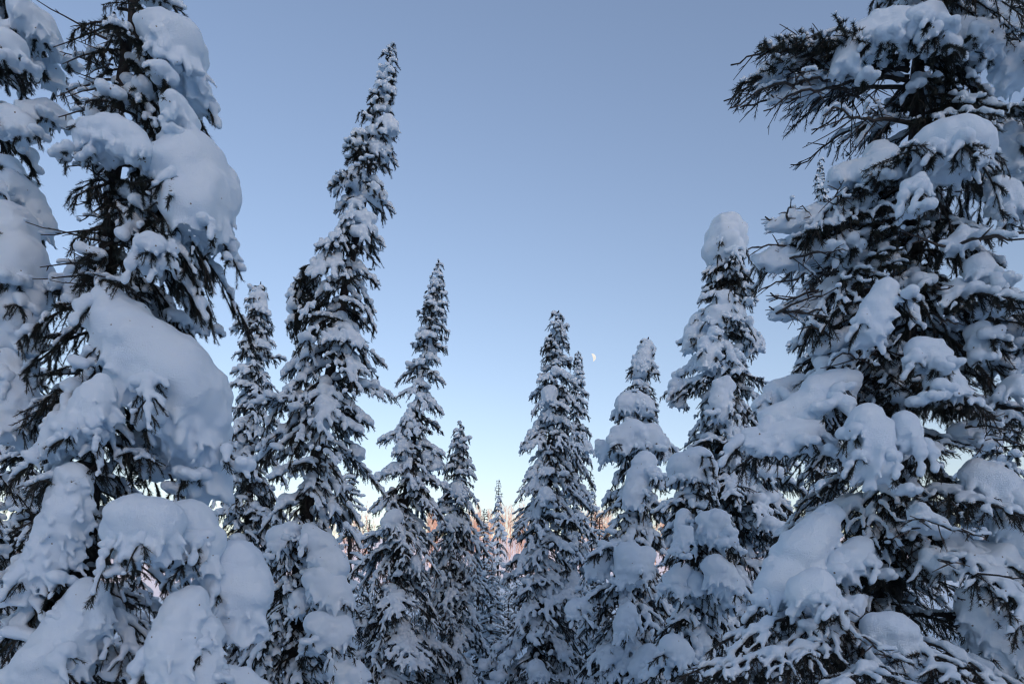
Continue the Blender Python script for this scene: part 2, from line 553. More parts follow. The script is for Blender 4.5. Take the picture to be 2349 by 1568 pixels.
def layout_spruce(Y, spine, hw, seed, dens=1.0, gap=0.135, nb=3.1, inner=0.75, heavy=0.45, lace=0.0, bare=None, zmin=None, droopy=1.0, back=0.6):
    """where every limb of a tree goes: list of (kind, proto, matrix)"""
    rng = np.random.default_rng(seed)
    W = np.array([P(px, py, Y)[:] for px, py in spine])
    base = W[-1].copy(); gz = float(ground_z(base[0], base[1])) - 0.15
    if base[2] > gz + 0.05:
        d = W[-1] - W[-2]; k = (gz - base[2]) / d[2]
        W = np.vstack([W, base + d * min(k, 1e9) * np.array([0.6, 0.6, 1.0])])
    hp = np.array(hw, float)
    ztop = W[0, 2]; zbot = (zmin if zmin is not None else float(ground_z(W[-1, 0], Y)) + 0.25)
    out = []
    z = ztop - 0.05; az = rng.uniform(0, 6.28)
    H = ztop - zbot

    def half(zz, c):
        py = HOR - (zz - EYE) / Y * F
        l = np.interp(py, hp[:, 0], hp[:, 1]); r = np.interp(py, hp[:, 0], hp[:, 2])
        w = (1 + c) / 2
        return (l * (1 - w) + r * w) / F * Y

    while z > zbot:
        u = (ztop - z) / H
        step = (0.055 + (gap - 0.055) * min(1, u * 3.2)) / dens
        k = nb if u > 0.08 else 3
        k = int(k) + (rng.random() < k - int(k))
        for j in range(k):
            az += 2.399 + rng.normal(0, 0.25)
            c, s = math.cos(az), math.sin(az)
            if s > 0.35 and rng.random() > back:
                continue
            zz = z + rng.uniform(-0.5, 0.5) * step
            if u < 0.05: kd, dr = 'up', 0.05
            elif u < 0.22: kd, dr = ('soft' if rng.random() < 0.7 else 'up'), 0.4
            else: kd, dr = ('steep' if rng.random() < 0.62 * droopy else 'soft'), 0.75
            reach = half(zz, c)
            for _ in range(3):
                reach = max(0.06, half(zz - dr * reach * 0.8, c))
            reach *= rng.uniform(0.70, 1.18)
            if rng.random() < 0.07: reach *= 1.2
            reach = min(reach, 1.9)
            if lace and u > 0.1 and rng.random() < lace: kd = 'lace'
            p = pick(kd, reach, rng, heavy)
            pos = Vector(interp_spine(W, zz))
            no_snow = bare is not None and c < 0.2 and HOR - (zz - EYE) / Y * F < bare[0] and rng.random() < bare[1]
            out.append((p, limb_matrix(p, pos, az, reach, R_(rng.normal(0, 7)), R_(rng.normal(0, 8))), not no_snow))
        if u > 0.06:
            k = int(inner) + (rng.random() < inner - int(inner))
            for j in range(k):
                a2 = rng.uniform(0, 6.28)
                if math.sin(a2) > 0.3 and rng.random() < 0.6: a2 = -a2
                zz = z + rng.uniform(-0.5, 0.5) * step
                reach = max(0.08, half(zz - 0.15, math.cos(a2)) * rng.uniform(0.55, 0.9))
                p = pick('inner', reach, rng)
                out.append((p, limb_matrix(p, Vector(interp_spine(W, zz)), a2, reach, R_(rng.uniform(-5, 25)), R_(rng.normal(0, 15))), bare is None or rng.random() < 0.4))
        z -= step
    return W, out


def trunk_mesh(W, r0, seed, sides=10):
    rng = np.random.default_rng(seed)
    q, s = resample(W, 0.12)
    L = s[-1]
    r = 0.008 + (r0 - 0.008) * (s / L) ** 0.85
    r = r * (1 + 0.05 * rng.normal(size=len(r)))
    r[s > L - 0.35] *= 1.15
    q = q + rng.normal(0, 0.006, q.shape)
    b = Buf(); b.tube(q, r, sides, 0)
    return b.mesh('trunk', [BARK])


def new_tree(name, label, W, group='snow-laden spruce trees', cat='spruce tree'):
    base = Vector(W[-1])
    root = bpy.data.objects.new(name, None); PENDING.append(root)
    root.empty_display_size = 0.3
    root.location = base
    tag(root, label, cat, group)
    return {'root': root, '_inv': Matrix.Translation(-base), 'n': 0, 'W': W}


def spruce(label, Y, spine, hw, seed, r0=0.09, pillows=(), limbs=(), clumps=5, **kw):
    W, ls = layout_spruce(Y, spine, hw, seed, **kw)
    t = new_tree('spruce_tree', label, W)
    me = trunk_mesh(W, r0, seed)
    link('trunk', me, t['root'], t['_inv'])
    for p, M, sn in ls:
        add_limb(t, p, M, sn)
    for i, ch in enumerate(pillows):
        pillow(t, Y, ch, seed * 31 + i)
    rng = np.random.default_rng(seed + 71); hp = np.array(hw, float); sp = np.array(spine, float)
    for i in range(clumps):                # odd-sized loads caught on single boughs
        py = sp[0, 1] + (min(sp[-1, 1], 1540) - sp[0, 1]) * rng.uniform(0.12, 0.97)
        h = np.interp(py, hp[:, 0], (hp[:, 1] + hp[:, 2]) / 2); x = np.interp(py, sp[:, 1], sp[:, 0])
        a = rng.uniform(math.pi, 2 * math.pi); f = rng.uniform(0.35, 0.75)
        r = min(rng.uniform(0.07, 0.17) * F / Y, h * 0.42); x += math.cos(a) * h * f; dY = math.sin(a) * h * f / F * Y
        ch = [(x, py, r, dY), (x + math.cos(a) * r * 0.9, py + r * rng.uniform(0.5, 1.2), r * rng.uniform(0.6, 0.9), dY + math.sin(a) * 0.06)]
        pillow(t, Y, ch, seed * 57 + i, skirts=1, voxel=0.0165)
    extra_limbs(t, Y, limbs, seed)
    return t


def extra_limbs(t, Y, limbs, seed):
    rng = np.random.default_rng(seed + 5)
    for kd, x, y, dY, azd, reach_px, tilt in limbs:
        reach = reach_px / F * (Y + dY)
        p = pick(kd, reach, rng)
        add_limb(t, p, limb_matrix(p, P(x, y, Y + dY), R_(azd), reach, R_(tilt), R_(rng.normal(0, 8))))
    print(t['root']['label'], t['n'])


def pillow(t, Y, chain, seed, skirts=None, voxel=None, thin=False):
    """a heavy rounded mass of snow on the limbs; chain of (px, py, r_px, depth offset)"""
    rng = np.random.default_rng(seed)
    pts = [(*P(a[0], a[1], Y + (a[3] if len(a) > 3 else 0)), a[2] / F * Y) for a in chain]
    C, RR = [], []
    mr = float(np.mean([p[3] for p in pts]))
    for i in range(len(pts)):
        a = np.array(pts[i]); b = np.array(pts[min(i + 1, len(pts) - 1)])
        d = np.linalg.norm(b[:3] - a[:3]); k = max(1, int(d / (0.20 * min(a[3], b[3]))))
        if i == len(pts) - 1 and len(pts) > 1: k = 1
        for j in range(k):
            m = a + (b - a) * j / k
            R0 = m[3]
            if thin:                       # broken snow caught along a twiggy limb
                if rng.random() < 0.12: continue
                for _ in range(2):
                    C.append(m[:3] + rng.normal(0, 0.42, 3) * R0); RR.append(R0 * rng.uniform(0.42, 0.82))
            else:
                C.append(m[:3] + rng.normal(0, 0.05, 3) * R0); RR.append(R0 * rng.uniform(0.74, 0.98))
            # lobes that break the round outline
            for _ in range(3):
                v = rng.normal(size=3); v[2] = abs(v[2]) * 0.5 - 0.25; v /= np.linalg.norm(v)
                C.append(m[:3] + v * R0 * 0.6); RR.append(R0 * rng.uniform(0.30, 0.52))
            # slumped tongues that run out along the twigs round the lower rim
            for _ in range((5 if len(pts) > 1 else 12) + int(R0 * 26)):
                th = rng.uniform(0, 6.28)
                e = np.array([math.cos(th), math.sin(th), -rng.uniform(*((0.35, 1.2) if R0 < 0.14 else (0.75, 1.6)))]); e /= np.linalg.norm(e)
                ln = min(R0 * rng.uniform(0.25, 0.8), rng.uniform(0.06, 0.13))
                r1 = min(R0 * rng.uniform(0.14, 0.26), rng.uniform(0.022, 0.045))
                g = np.array([e[0], e[1], e[2] - 0.25])
                n5 = 7
                for q in range(n5):
                    u = q / (n5 - 1)
                    C.append(m[:3] + e * (R0 * 0.86 - r1) + g * ln * u + np.array([0, 0, -0.25]) * ln * u * u)
                    RR.append(max(0.013, r1 * (1 - 0.55 * u)))
    C = np.array(C); RR = np.array(RR)
    vx = voxel or min(0.026, max(0.0120, mr * 0.105))
    big = mr > 0.16
    me = snow_from_balls('snow_pillow', C, RR, vx, SNOW, smooth=3, zs=0.92,
                         disp=(('big', mr * 0.22), ('mid', mr * 0.15), ('fine', 0.012)), sub=ICO2)
    o = bpy.data.objects.new('snow_pillow', me); PENDING.append(o); o.parent = t['root']; o.matrix_local = t['_inv']
    # limbs under the mass, fanning out of its lower rim
    nsk = skirts if skirts is not None else 2 + int(len(pts) * 0.7)
    for _ in range(nsk):
        a = pts[int(rng.integers(len(pts)))]
        th = rng.uniform(0, 6.28)
        if math.sin(th) > 0.3: th = -th
        reach = float(np.clip(a[3] * rng.uniform(0.9, 1.5), 0.12, 0.55))
        if thin: reach = rng.uniform(0.22, 0.42)
        p = pick('dead' if thin else 'steep' if rng.random() < 0.7 else 'soft', reach, rng)
        pos = Vector(a[:3]) + Vector((math.cos(th) * a[3] * 0.35, math.sin(th) * a[3] * 0.35, -a[3] * rng.uniform(0.35, 0.6)))
        add_limb(t, p, limb_matrix(p, pos, th, reach, R_(rng.uniform(0, 20)), R_(rng.normal(0, 10))))
    return o


# ------------------------------------------------------------------ middle-distance spruces
S = spruce
S('tall leaning spruce with crooked pointed top, tallest against open sky', 7.6,
  [(900, 98), (885, 190), (862, 300), (845, 400), (822, 520), (795, 640), (770, 780), (742, 950), (715, 1100), (690, 1280), (672, 1560)],
  [(98, 5, 5), (200, 34, 26), (260, 45, 35), (330, 50, 55), (390, 75, 65), (470, 85, 60), (550, 80, 65), (640, 100, 80), (760, 110, 95), (850, 120, 115), (960, 130, 130), (1060, 128, 128), (1180, 118, 118), (1300, 110, 100), (1560, 120, 130)],
  3, r0=0.10, gap=0.14,
  limbs=[('inner', 745, 590 + 18 * k, .05, 178 + 13 * (k % 3), 112, 22) for k in range(7)] + [('inner', 735, 600, .05, 185, 95, 25), ('inner', 720, 630, .05, 190, 90, 35), ('inner', 700, 665, .05, 180, 70, 45), ('inner', 680, 690, .05, 200, 55, 50), ('soft', 770, 605, .1, 182, 100, 12), ('steep', 765, 650, .1, 190, 100, 25), ('steep', 700, 640, .1, 195, 60, 30), ('steep', 690, 680, 0, 180, 50, 35)],
  pillows=[[(868, 335, 26), (880, 345, 24)], [(772, 758, 20), (770, 775, 18)], [(712, 1222, 24, -.5), (738, 1250, 36, -.5), (762, 1300, 42, -.45)], [(725, 1325, 36, -.55), (765, 1355, 40, -.5), (792, 1395, 28, -.4)],
           [(730, 1430, 34, -.6), (765, 1455, 38, -.6), (790, 1430, 26, -.6)], [(780, 1530, 40, -.5), (820, 1550, 30, -.5)], [(640, 1230, 30, -.4), (670, 1215, 26, -.4)]])
S('narrow snowy spruce beside the tall leaning spruce, its left neighbour', 11.0,
  [(597, 648), (590, 760), (582, 900), (575, 1080), (565, 1300), (560, 1560)],
  [(648, 10, 10), (700, 28, 25), (770, 52, 45), (850, 55, 60), (960, 66, 66), (1060, 82, 75), (1160, 95, 85), (1300, 110, 95), (1560, 120, 120)],
  5, r0=0.09, pillows=[[(596, 680, 20), (594, 705, 18)], [(575, 800, 28), (600, 795, 26)]])
S('slender spruce with thin pointed top right of the tallest spruce', 11.3,
  [(1008, 597), (1000, 670), (988, 740), (972, 830), (958, 940), (940, 1080), (915, 1250), (895, 1420), (885, 1560)],
  [(597, 4, 4), (640, 16, 14), (690, 28, 30), (740, 32, 50), (800, 45, 48), (870, 50, 45), (960, 60, 55), (1040, 78, 70), (1160, 85, 80), (1300, 100, 110), (1440, 115, 125), (1560, 130, 140)],
  7, r0=0.10, pillows=[[(985, 770, 18), (985, 800, 16)], [(905, 1185, 22, -.5), (890, 1200, 18, -.5)]])
S('short bushy snow-plastered spruce beside the slender pointed spruce', 12.6,
  [(1057, 967), (1052, 1050), (1045, 1180), (1040, 1320), (1038, 1540)],
  [(967, 6, 6), (1020, 24, 20), (1080, 44, 38), (1160, 58, 56), (1280, 85, 76), (1400, 95, 84), (1540, 105, 88)],
  9, r0=0.09, heavy=0.5)
S('dense conical spruce left of the half moon', 11.0,
  [(1281, 712), (1275, 800), (1268, 930), (1258, 1080), (1245, 1260), (1232, 1560)],
  [(712, 5, 5), (750, 20, 20), (790, 36, 30), (860, 48, 48), (950, 62, 62), (1050, 75, 72), (1150, 85, 80), (1280, 98, 95), (1420, 106, 108), (1560, 116, 112)],
  13, r0=0.11, gap=0.135,  pillows=[[(1250, 1130, 18, -.6), (1258, 1145, 16, -.6)], [(1230, 1530, 24, -.7), (1240, 1550, 22, -.7)]])
S('slim spruce half hidden behind the conical spruce under the moon', 13.5,
  [(1326, 805), (1325, 900), (1322, 1050), (1318, 1250), (1315, 1530)],
  [(805, 4, 4), (850, 14, 14), (900, 24, 24), (1000, 36, 32), (1100, 42, 40), (1200, 48, 50), (1350, 60, 60), (1530, 75, 75)],
  15, r0=0.08)
S('snow-smothered spruce with blunt bent tip right of the moon', 8.8,
  [(1487, 772), (1470, 850), (1462, 950), (1452, 1080), (1445, 1280), (1435, 1560)],
  [(772, 8, 8), (820, 24, 20), (870, 38, 36), (930, 56, 44), (1000, 80, 70), (1080, 78, 80), (1180, 85, 85), (1300, 105, 100), (1420, 115, 110), (1560, 130, 120)],
  17, r0=0.10, limbs=[('soft', 1460, 985, 0, 180, 90, 5), ('soft', 1445, 1250, -.2, 185, 110, 5), ('soft', 1445, 1335, -.3, 183, 140, 5)], heavy=0.5, pillows=[[(1486, 790, 14), (1478, 820, 22), (1465, 850, 24)], [(1430, 925, 26, -.2), (1460, 910, 22, -.2), (1485, 935, 22, -.2)],
                        [(1420, 1010, 32, -.3), (1450, 990, 34, -.3), (1490, 1000, 34, -.3), (1520, 1030, 26, -.2)], [(1480, 1060, 32, -.5), (1462, 1110, 30, -.5), (1450, 1150, 24, -.5)],
                        [(1395, 1040, 24), (1380, 1020, 18)], [(1440, 1270, 34, -.6), (1450, 1310, 36, -.6), (1480, 1270, 26, -.6)], [(1360, 1300, 30, -.3), (1390, 1290, 24, -.3)],
                        [(1430, 1440, 28, -.7), (1440, 1400, 24, -.7)], [(1320, 1395, 28, -.4), (1340, 1385, 22, -.4)], [(1490, 1500, 30, -.7), (1470, 1530, 30, -.7)]])
S('spruce topped by a tall dome of snow beside the big right tree', 9.6,
  [(1668, 560), (1668, 620), (1664, 720), (1655, 850), (1650, 1000), (1645, 1250), (1640, 1560)],
  [(560, 24, 24), (610, 48, 42), (660, 60, 50), (720, 72, 60), (800, 92, 80), (880, 100, 88), (960, 105, 95), (1080, 110, 150), (1200, 120, 170), (1400, 130, 180), (1560, 140, 190)],
  19, r0=0.11, limbs=[('inner', 1668, 612, 0, az, 62, 5) for az in (185, 215, 250, 280, 310, 345)] + [('inner', 1668, 645, 0, az, 68, 5) for az in (200, 235, 265, 300, 330)] + [('soft', 1650, 815, 0, 180, 112, 5), ('soft', 1652, 855, -.1, 190, 108, 8), ('soft', 1660, 700, 0, 183, 85, 10), ('soft', 1660, 735, 0, 0, 92, 10)], heavy=0.5, pillows=[[(1668, 528, 42), (1665, 556, 52), (1664, 574, 52)], [(1662, 690, 26, -.2), (1690, 720, 24, -.2), (1640, 720, 26, -.2)],
                        [(1590, 770, 26), (1605, 735, 24), (1580, 795, 18)], [(1620, 790, 22, -.4), (1625, 830, 22, -.4), (1640, 760, 18, -.4)],
                        [(1660, 885, 28, -.6), (1650, 915, 26, -.6), (1655, 950, 22, -.6)], [(1552, 885, 22), (1555, 920, 20)], [(1735, 790, 22), (1715, 765, 18)]])
S('stubby spruce wearing a wide rounded snow cap in front', 7.0,
  [(1590, 1050), (1590, 1120), (1592, 1250), (1594, 1400), (1596, 1560)],
  [(1050, 40, 40), (1110, 62, 60), (1180, 75, 75), (1260, 88, 90), (1350, 95, 105), (1450, 100, 110), (1560, 120, 120)],
  23, r0=0.09, gap=0.14, heavy=0.5, pillows=[[(1555, 1075, 34), (1590, 1062, 44), (1625, 1075, 34)], [(1640, 1195, 34, -.4), (1655, 1225, 28, -.4), (1620, 1190, 26, -.4)],
                        [(1545, 1335, 30, -.3), (1560, 1310, 24, -.3)], [(1640, 1300, 34, -.5), (1670, 1330, 34, -.4), (1690, 1370, 28, -.3)], [(1570, 1220, 22, -.5), (1560, 1250, 20, -.5)],
                        [(1540, 1480, 32, -.4), (1570, 1500, 28, -.4)]])
S('dark thin-tipped spruce peeking out behind the big right tree', 14.5,
  [(1880, 365), (1885, 500), (1885, 700), (1880, 950), (1875, 1250), (1870, 1500)],
  [(365, 4, 4), (400, 9, 9), (450, 18, 18), (600, 42, 60), (700, 50, 60), (900, 60, 70), (1100, 45, 60), (1200, 55, 80), (1500, 90, 90)],
  29, r0=0.09)
S('snowy spruce in the gap below the long right limb', 10.5,
  [(1775, 1000), (1775, 1080), (1770, 1200), (1765, 1350), (1760, 1560)],
  [(1000, 8, 8), (1050, 30, 35), (1110, 48, 50), (1180, 60, 62), (1300, 70, 80), (1560, 100, 100)],
  31, r0=0.08)
S('small spruce showing between trunk and right picture edge', 8.0,
  [(2290, 880), (2290, 1000), (2292, 1150), (2295, 1350), (2300, 1560)],
  [(880, 10, 10), (950, 40, 40), (1050, 65, 65), (1200, 90, 90), (1560, 130, 130)],
  37, r0=0.08)
S('background spruce filling the gap at lower left edge', 8.0,
  [(70, 800), (70, 950), (68, 1100), (65, 1300), (60, 1560)],
  [(800, 8, 8), (900, 40, 40), (1050, 75, 75), (1200, 100, 100), (1560, 140, 140)],
  41, r0=0.08)
print('mid', round(time.time() - T0, 1))


# ------------------------------------------------------------------ near trees
def near_tree(label, Y, spine, r0, seed, hw, pillows, limbs=(), arms=(), **kw):
    W, ls = layout_spruce(Y, spine, hw, seed, **kw)
    t = new_tree('spruce_tree', label, W, group='near spruce trees framing the view')
    link('trunk', trunk_mesh(W, r0, seed, 14), t['root'], t['_inv'])
    for p, M, sn in ls:
        add_limb(t, p, M, sn)
    for i, ch in enumerate(pillows):
        pillow(t, Y, ch, seed * 77 + i)
    for i, ch in enumerate(arms):
        pillow(t, Y, ch, seed * 91 + i, skirts=3, thin=True)
    extra_limbs(t, Y, limbs, seed)
    return t


rr = random.Random(4)
dead_left = [('dead', 262 - (y - 40) * 0.03, y, rr.uniform(-.1, .1), 180 + rr.uniform(-50, 50), rr.uniform(50, 105), rr.uniform(-18, 28)) for y in range(30, 660, 17)]
dead_left += [('inner', 268, y, -.02, az, 95, 12) for y, az in ((60, 230), (130, 265), (200, 300), (270, 240), (430, 250), (470, 290), (520, 230), (560, 275), (600, 310))]
dead_left += [('inner', 215, y, -.05, 180 + rr.uniform(-60, 60), rr.uniform(120, 200), rr.uniform(0, 20)) for y in range(700, 1500, 60)]
dead_left += [('steep', 270, y, dy, az, L, 0) for y, dy, az, L in
              [(20, 0, 5, 190), (80, 0, -20, 200), (130, .1, 10, 200), (200, 0, -5, 190), (250, .1, 15, 200), (330, 0, 8, 270), (380, 0, -15, 260), (420, .1, 5, 290), (460, 0, -25, 230), (480, .05, 0, 250), (520, 0, -12, 230),
               (560, .1, 10, 180), (600, .1, 0, 175), (640, .1, 12, 175), (700, .2, 5, 180), (800, .1, 0, 220)]]
near_tree('near left spruce with huge bulging snow pillows on its right side', 4.0,
          [(330, -420), (312, -100), (300, 60), (262, 300), (250, 570), (225, 900), (195, 1300), (185, 1560)], 0.085, 101,
          [(-420, 20, 20), (-100, 70, 100), (60, 40, 110), (260, 55, 110), (420, 70, 150), (560, 70, 180), (680, 90, 150), (800, 120, 160), (950, 170, 170), (1150, 180, 200), (1350, 190, 250), (1560, 220, 260)],
          [[(350, 70, 40, -.1), (395, 85, 62, -.1), (430, 130, 52, 0), (440, 200, 40, .1), (450, 235, 32, .15)],
           [(400, 240, 38, -.2), (420, 290, 36, -.1)],
           [(200, 320, 34, -.2), (250, 300, 40, -.25), (300, 310, 34, -.25), (330, 345, 22, -.3)],
           [(400, 390, 62, -.15), (450, 385, 92, -.05), (465, 440, 90, 0), (430, 480, 60, -.2)], [(520, 560, 30, .2)],
           [(350, 560, 34, -.35), (330, 590, 26, -.35), (380, 580, 26, -.35)],
           [(190, 630, 44, .2), (230, 670, 44, .2), (160, 650, 28, .2)], [(330, 700, 52, .3), (380, 740, 46, .3)],
           [(450, 690, 24, .3), (458, 740, 24, .3)],
           [(245, 690, 40, -.25), (290, 760, 72, -.25), (360, 830, 105, -.2), (420, 900, 110, -.1), (440, 960, 92, 0), (470, 1040, 64, .1), (488, 1110, 46, .1)],
           [(235, 900, 38, -.4), (190, 960, 40, -.4), (130, 1000, 32, -.4), (105, 1025, 22, -.4)],
           [(330, 1010, 45, .1), (380, 1060, 50, .1)],
           [(170, 1090, 40, -.4), (150, 1180, 44, -.4), (100, 1290, 44, -.4), (40, 1350, 34, -.4)],
           [(275, 1220, 38, -.5), (325, 1190, 66, -.5), (370, 1190, 56, -.5), (310, 1260, 34, -.5)],
           [(440, 1190, 58, -.2), (465, 1250, 56, -.2), (440, 1290, 34, -.2)],
           [(540, 1290, 70, 0), (560, 1360, 76, 0), (545, 1420, 56, 0), (500, 1320, 40, -.1)],
           [(440, 1370, 40, -.35), (410, 1420, 46, -.4), (388, 1480, 50, -.45), (400, 1550, 58, -.4)], [(470, 1430, 40, -.3), (465, 1490, 46, -.3), (455, 1560, 50, -.35)],
           [(210, 1350, 40, -.4), (170, 1440, 60, -.4), (110, 1520, 70, -.4), (50, 1580, 60, -.4)],
           [(520, 1560, 50, -.2), (570, 1580, 45, -.2)]],
          limbs=dead_left, gap=0.15, nb=2.2, inner=1.8, droopy=1.2, zmin=0.95, heavy=0.1, lace=0.25, bare=(680, 0.85))

near_tree('snow-heaped spruce cut off by the left picture edge', 4.3,
          [(-60, -420), (-60, -100), (-55, 400), (-60, 900), (-70, 1560)], 0.09, 131,
          [(-420, 30, 30), (-100, 120, 120), (60, 150, 165), (200, 170, 170), (330, 150, 150), (400, 120, 120), (560, 150, 120), (800, 150, 130), (1000, 160, 110), (1300, 180, 90), (1560, 180, 90)],
          [[(50, 20, 40, -.2), (90, 60, 44, -.1), (115, 95, 28, 0)], [(20, 110, 40, -.3)], [(110, 160, 32, .1), (125, 175, 24, .1)],
           [(30, 430, 44, -.1), (70, 470, 44, 0), (85, 520, 36, 0)], [(20, 520, 60, -.2), (45, 590, 66, -.2), (30, 680, 70, -.2), (25, 770, 56, -.2)], [(95, 620, 30, 0)],
           [(15, 830, 46, -.2), (40, 920, 52, -.2), (20, 980, 46, -.2)], [(60, 255, 26, -.2), (110, 250, 24, -.1), (150, 275, 18, 0)], [(20, 270, 34, -.3), (60, 290, 26, -.3)]],
          gap=0.17, nb=2.2, inner=2.4, heavy=0.05, zmin=0.8)

rr = random.Random(9)
R1 = []
for y, L, az in [(420, 300, 190), (470, 330, 183), (520, 300, 200), (560, 350, 178), (600, 320, 186), (640, 300, 195), (680, 260, 180),
                 (760, 240, 200), (820, 260, 185), (880, 380, 190), (930, 420, 186), (1100, 280, 210), (1180, 330, 190), (1280, 380, 195), (1360, 420, 188), (1420, 400, 200), (1460, 420, 182)]:
    R1.append(('lace' if rr.random() < 0.6 else 'soft', 2085, y - 40, 0, az, L, rr.uniform(-5, 12)))
for y in range(90, 1300, 48):
    R1.append(('dead', 2085, y, -.05, 180 + rr.uniform(-50, 90), rr.uniform(150, 330), rr.uniform(0, 30)))
for y, L, az in [(120, 380, 178), (140, 400, 184), (165, 350, 190), (560, 370, 182), (590, 340, 178), (660, 330, 184), (130, 370, 181), (155, 380, 176), (480, 330, 181), (640, 330, 180), (110, 300, 186), (180, 320, 180)]:
    y += 22
    R1.append(('dead', 2085, y, -.1, az, L, rr.uniform(-12, 0)))
for x, y, dy, az, L, tl in [(1980, 1380, -.5, 185, 300, 0), (1950, 1420, -.6, 195, 300, 0), (1930, 1450, -.5, 178, 280, -5), (1900, 1480, -.7, 205, 260, 0), (1900, 1500, -.8, 190, 300, -8), (1880, 1530, -.7, 180, 300, -10),
                            (1990, 1490, -.7, 250, 220, 0), (2050, 1480, -.6, 280, 220, 0), (2100, 1470, -.6, 310, 240, 0), (2150, 1500, -.5, 330, 260, 0), (2000, 1540, -.8, 230, 260, -10), (2120, 1540, -.7, 270, 240, -10), (1800, 1420, -.6, 200, 170, 0), (1760, 1440, -.5, 180, 150, 5),
                            (1780, 1500, -.6, 220, 160, -5), (1700, 1520, -.6, 190, 150, -5), (2200, 1430, -.3, 300, 240, 5), (2230, 1300, -.3, 320, 240, 10), (2180, 1240, -.3, 300, 220, 10)]:
    R1.append(('lace', x, y, dy, az, L, tl))
for y, az in ((60, 250), (140, 285), (190, 240), (230, 300), (290, 265), (520, 250), (580, 290)):
    R1.append(('inner', 2098, y, -.03, az, 130, 10))
for y, L, az in [(150, 350, 182), (175, 330, 190), (165, 370, 178)]:
    R1.append(('lace', 2060, y + 10, -.1, az, L * 0.9, -22))
R1_ARMS = [[(1960, 140, 20, -.1), (1890, 135, 24, -.1), (1830, 145, 22, -.1), (1770, 165, 15, -.1), (1725, 185, 9, -.1)], [(1900, 190, 14, -.1), (1820, 205, 15, -.1), (1770, 225, 9, -.1)],
           [(1990, 470, 20, -.1), (1900, 490, 22, -.1), (1810, 505, 16, -.1), (1765, 515, 9, -.1)], [(1970, 550, 18, -.1), (1870, 575, 22, -.1), (1790, 595, 19, -.1), (1740, 590, 13, -.1)],
           [(1950, 630, 15, -.1), (1880, 685, 19, -.1), (1810, 710, 16, -.1), (1775, 718, 10, -.1)], [(1990, 760, 16, -.2), (1920, 770, 18, -.2), (1870, 800, 12, -.2)], [(2250, 700, 18, -.3), (2320, 690, 20, -.3)], [(2180, 560, 16, -.4), (2230, 540, 18, -.4)],
           [(2200, 980, 20, -.4), (2270, 1000, 22, -.4)], [(2100, 1180, 20, -.6), (2160, 1200, 18, -.6)], [(2180, 1300, 20, -.5), (2130, 1270, 16, -.5)], [(1960, 1380, 20, -.6), (1900, 1400, 20, -.6)]]
near_tree('big snow-draped spruce filling the right side of the view', 4.0,
          [(2130, -460), (2115, -100), (2105, 200), (2092, 600), (2066, 900), (2058, 1150), (2030, 1450), (2020, 1568)], 0.10, 151,
          [(-460, 20, 20), (-200, 100, 100), (0, 140, 220), (120, 170, 260), (260, 130, 270), (360, 150, 260), (500, 220, 260), (640, 220, 260), (800, 190, 270), (950, 260, 280), (1100, 220, 290), (1300, 280, 300), (1560, 340, 320)],
          [[(2050, 60, 40, -.3), (2000, 75, 44, -.3), (1960, 115, 38, -.3), (1935, 145, 28, -.3)], [(2100, 50, 36, -.35), (2130, 45, 40, -.3), (2140, 85, 24, -.35)],
           [(2200, 75, 36, -.2), (2250, 90, 40, -.15), (2270, 110, 34, -.1)], [(2270, 40, 40, .1), (2320, 70, 50, .1)], [(2310, 130, 36, -.1), (2345, 160, 40, -.1)],
           [(2140, 330, 46, -.5), (2185, 325, 60, -.5), (2225, 345, 52, -.5)], [(2250, 300, 50, -.1), (2310, 340, 56, -.1), (2350, 400, 50, -.1)],
           [(2010, 350, 34, -.2), (2040, 375, 30, -.3), (1950, 390, 22, -.2), (1915, 400, 20, -.2)], [(2100, 430, 32, -.6), (2095, 460, 28, -.6)], [(2290, 430, 30, -.4), (2330, 470, 28, -.4)],
           [(1900, 560, 18, -.2), (1930, 555, 18, -.2)], [(2030, 665, 28, -.6), (2005, 715, 32, -.6), (1990, 765, 30, -.6)], [(2240, 610, 30, -.4), (2270, 640, 26, -.4)], [(2240, 760, 28, -.4), (2260, 800, 26, -.4)], [(2330, 760, 44, 0), (2350, 820, 40, 0)],
           [(2110, 800, 30, -.6), (2160, 815, 26, -.6)], [(2150, 870, 34, -.6), (2185, 880, 30, -.6)],
           [(1925, 880, 44, -.4), (1880, 905, 46, -.4), (1830, 940, 38, -.4), (1770, 960, 30, -.4)], [(1860, 985, 36, -.45), (1790, 1000, 32, -.45), (1720, 1000, 24, -.45)], [(1780, 895, 28, -.1), (1830, 875, 24, -.1), (1740, 930, 22, -.1)],
           [(1985, 960, 40, -.7), (2000, 1010, 42, -.7), (2010, 1070, 36, -.7)], [(2070, 960, 26, -.7), (2090, 1010, 24, -.7)], [(2330, 880, 30, -.4)],
           [(2240, 1080, 36, -.4), (2290, 1120, 48, -.4), (2330, 1190, 56, -.4), (2350, 1270, 50, -.4)],
           [(1900, 1180, 34, -.5), (1860, 1230, 48, -.5), (1820, 1290, 56, -.5), (1790, 1340, 50, -.5)], [(1850, 1355, 44, -.8), (1870, 1340, 36, -.8)],
           [(1930, 1290, 40, -.5), (1970, 1260, 34, -.5)], 
           [(2230, 1370, 36, -.5), (2270, 1430, 44, -.5), (2310, 1520, 50, -.5)], [(2020, 1440, 38, -.7), (2055, 1450, 42, -.7), (2080, 1500, 34, -.7)]],
          limbs=R1, arms=R1_ARMS, gap=0.15, nb=2.8, inner=1.0, lace=0.6, heavy=0.1, zmin=0.95)
print('near', round(time.time() - T0, 1))


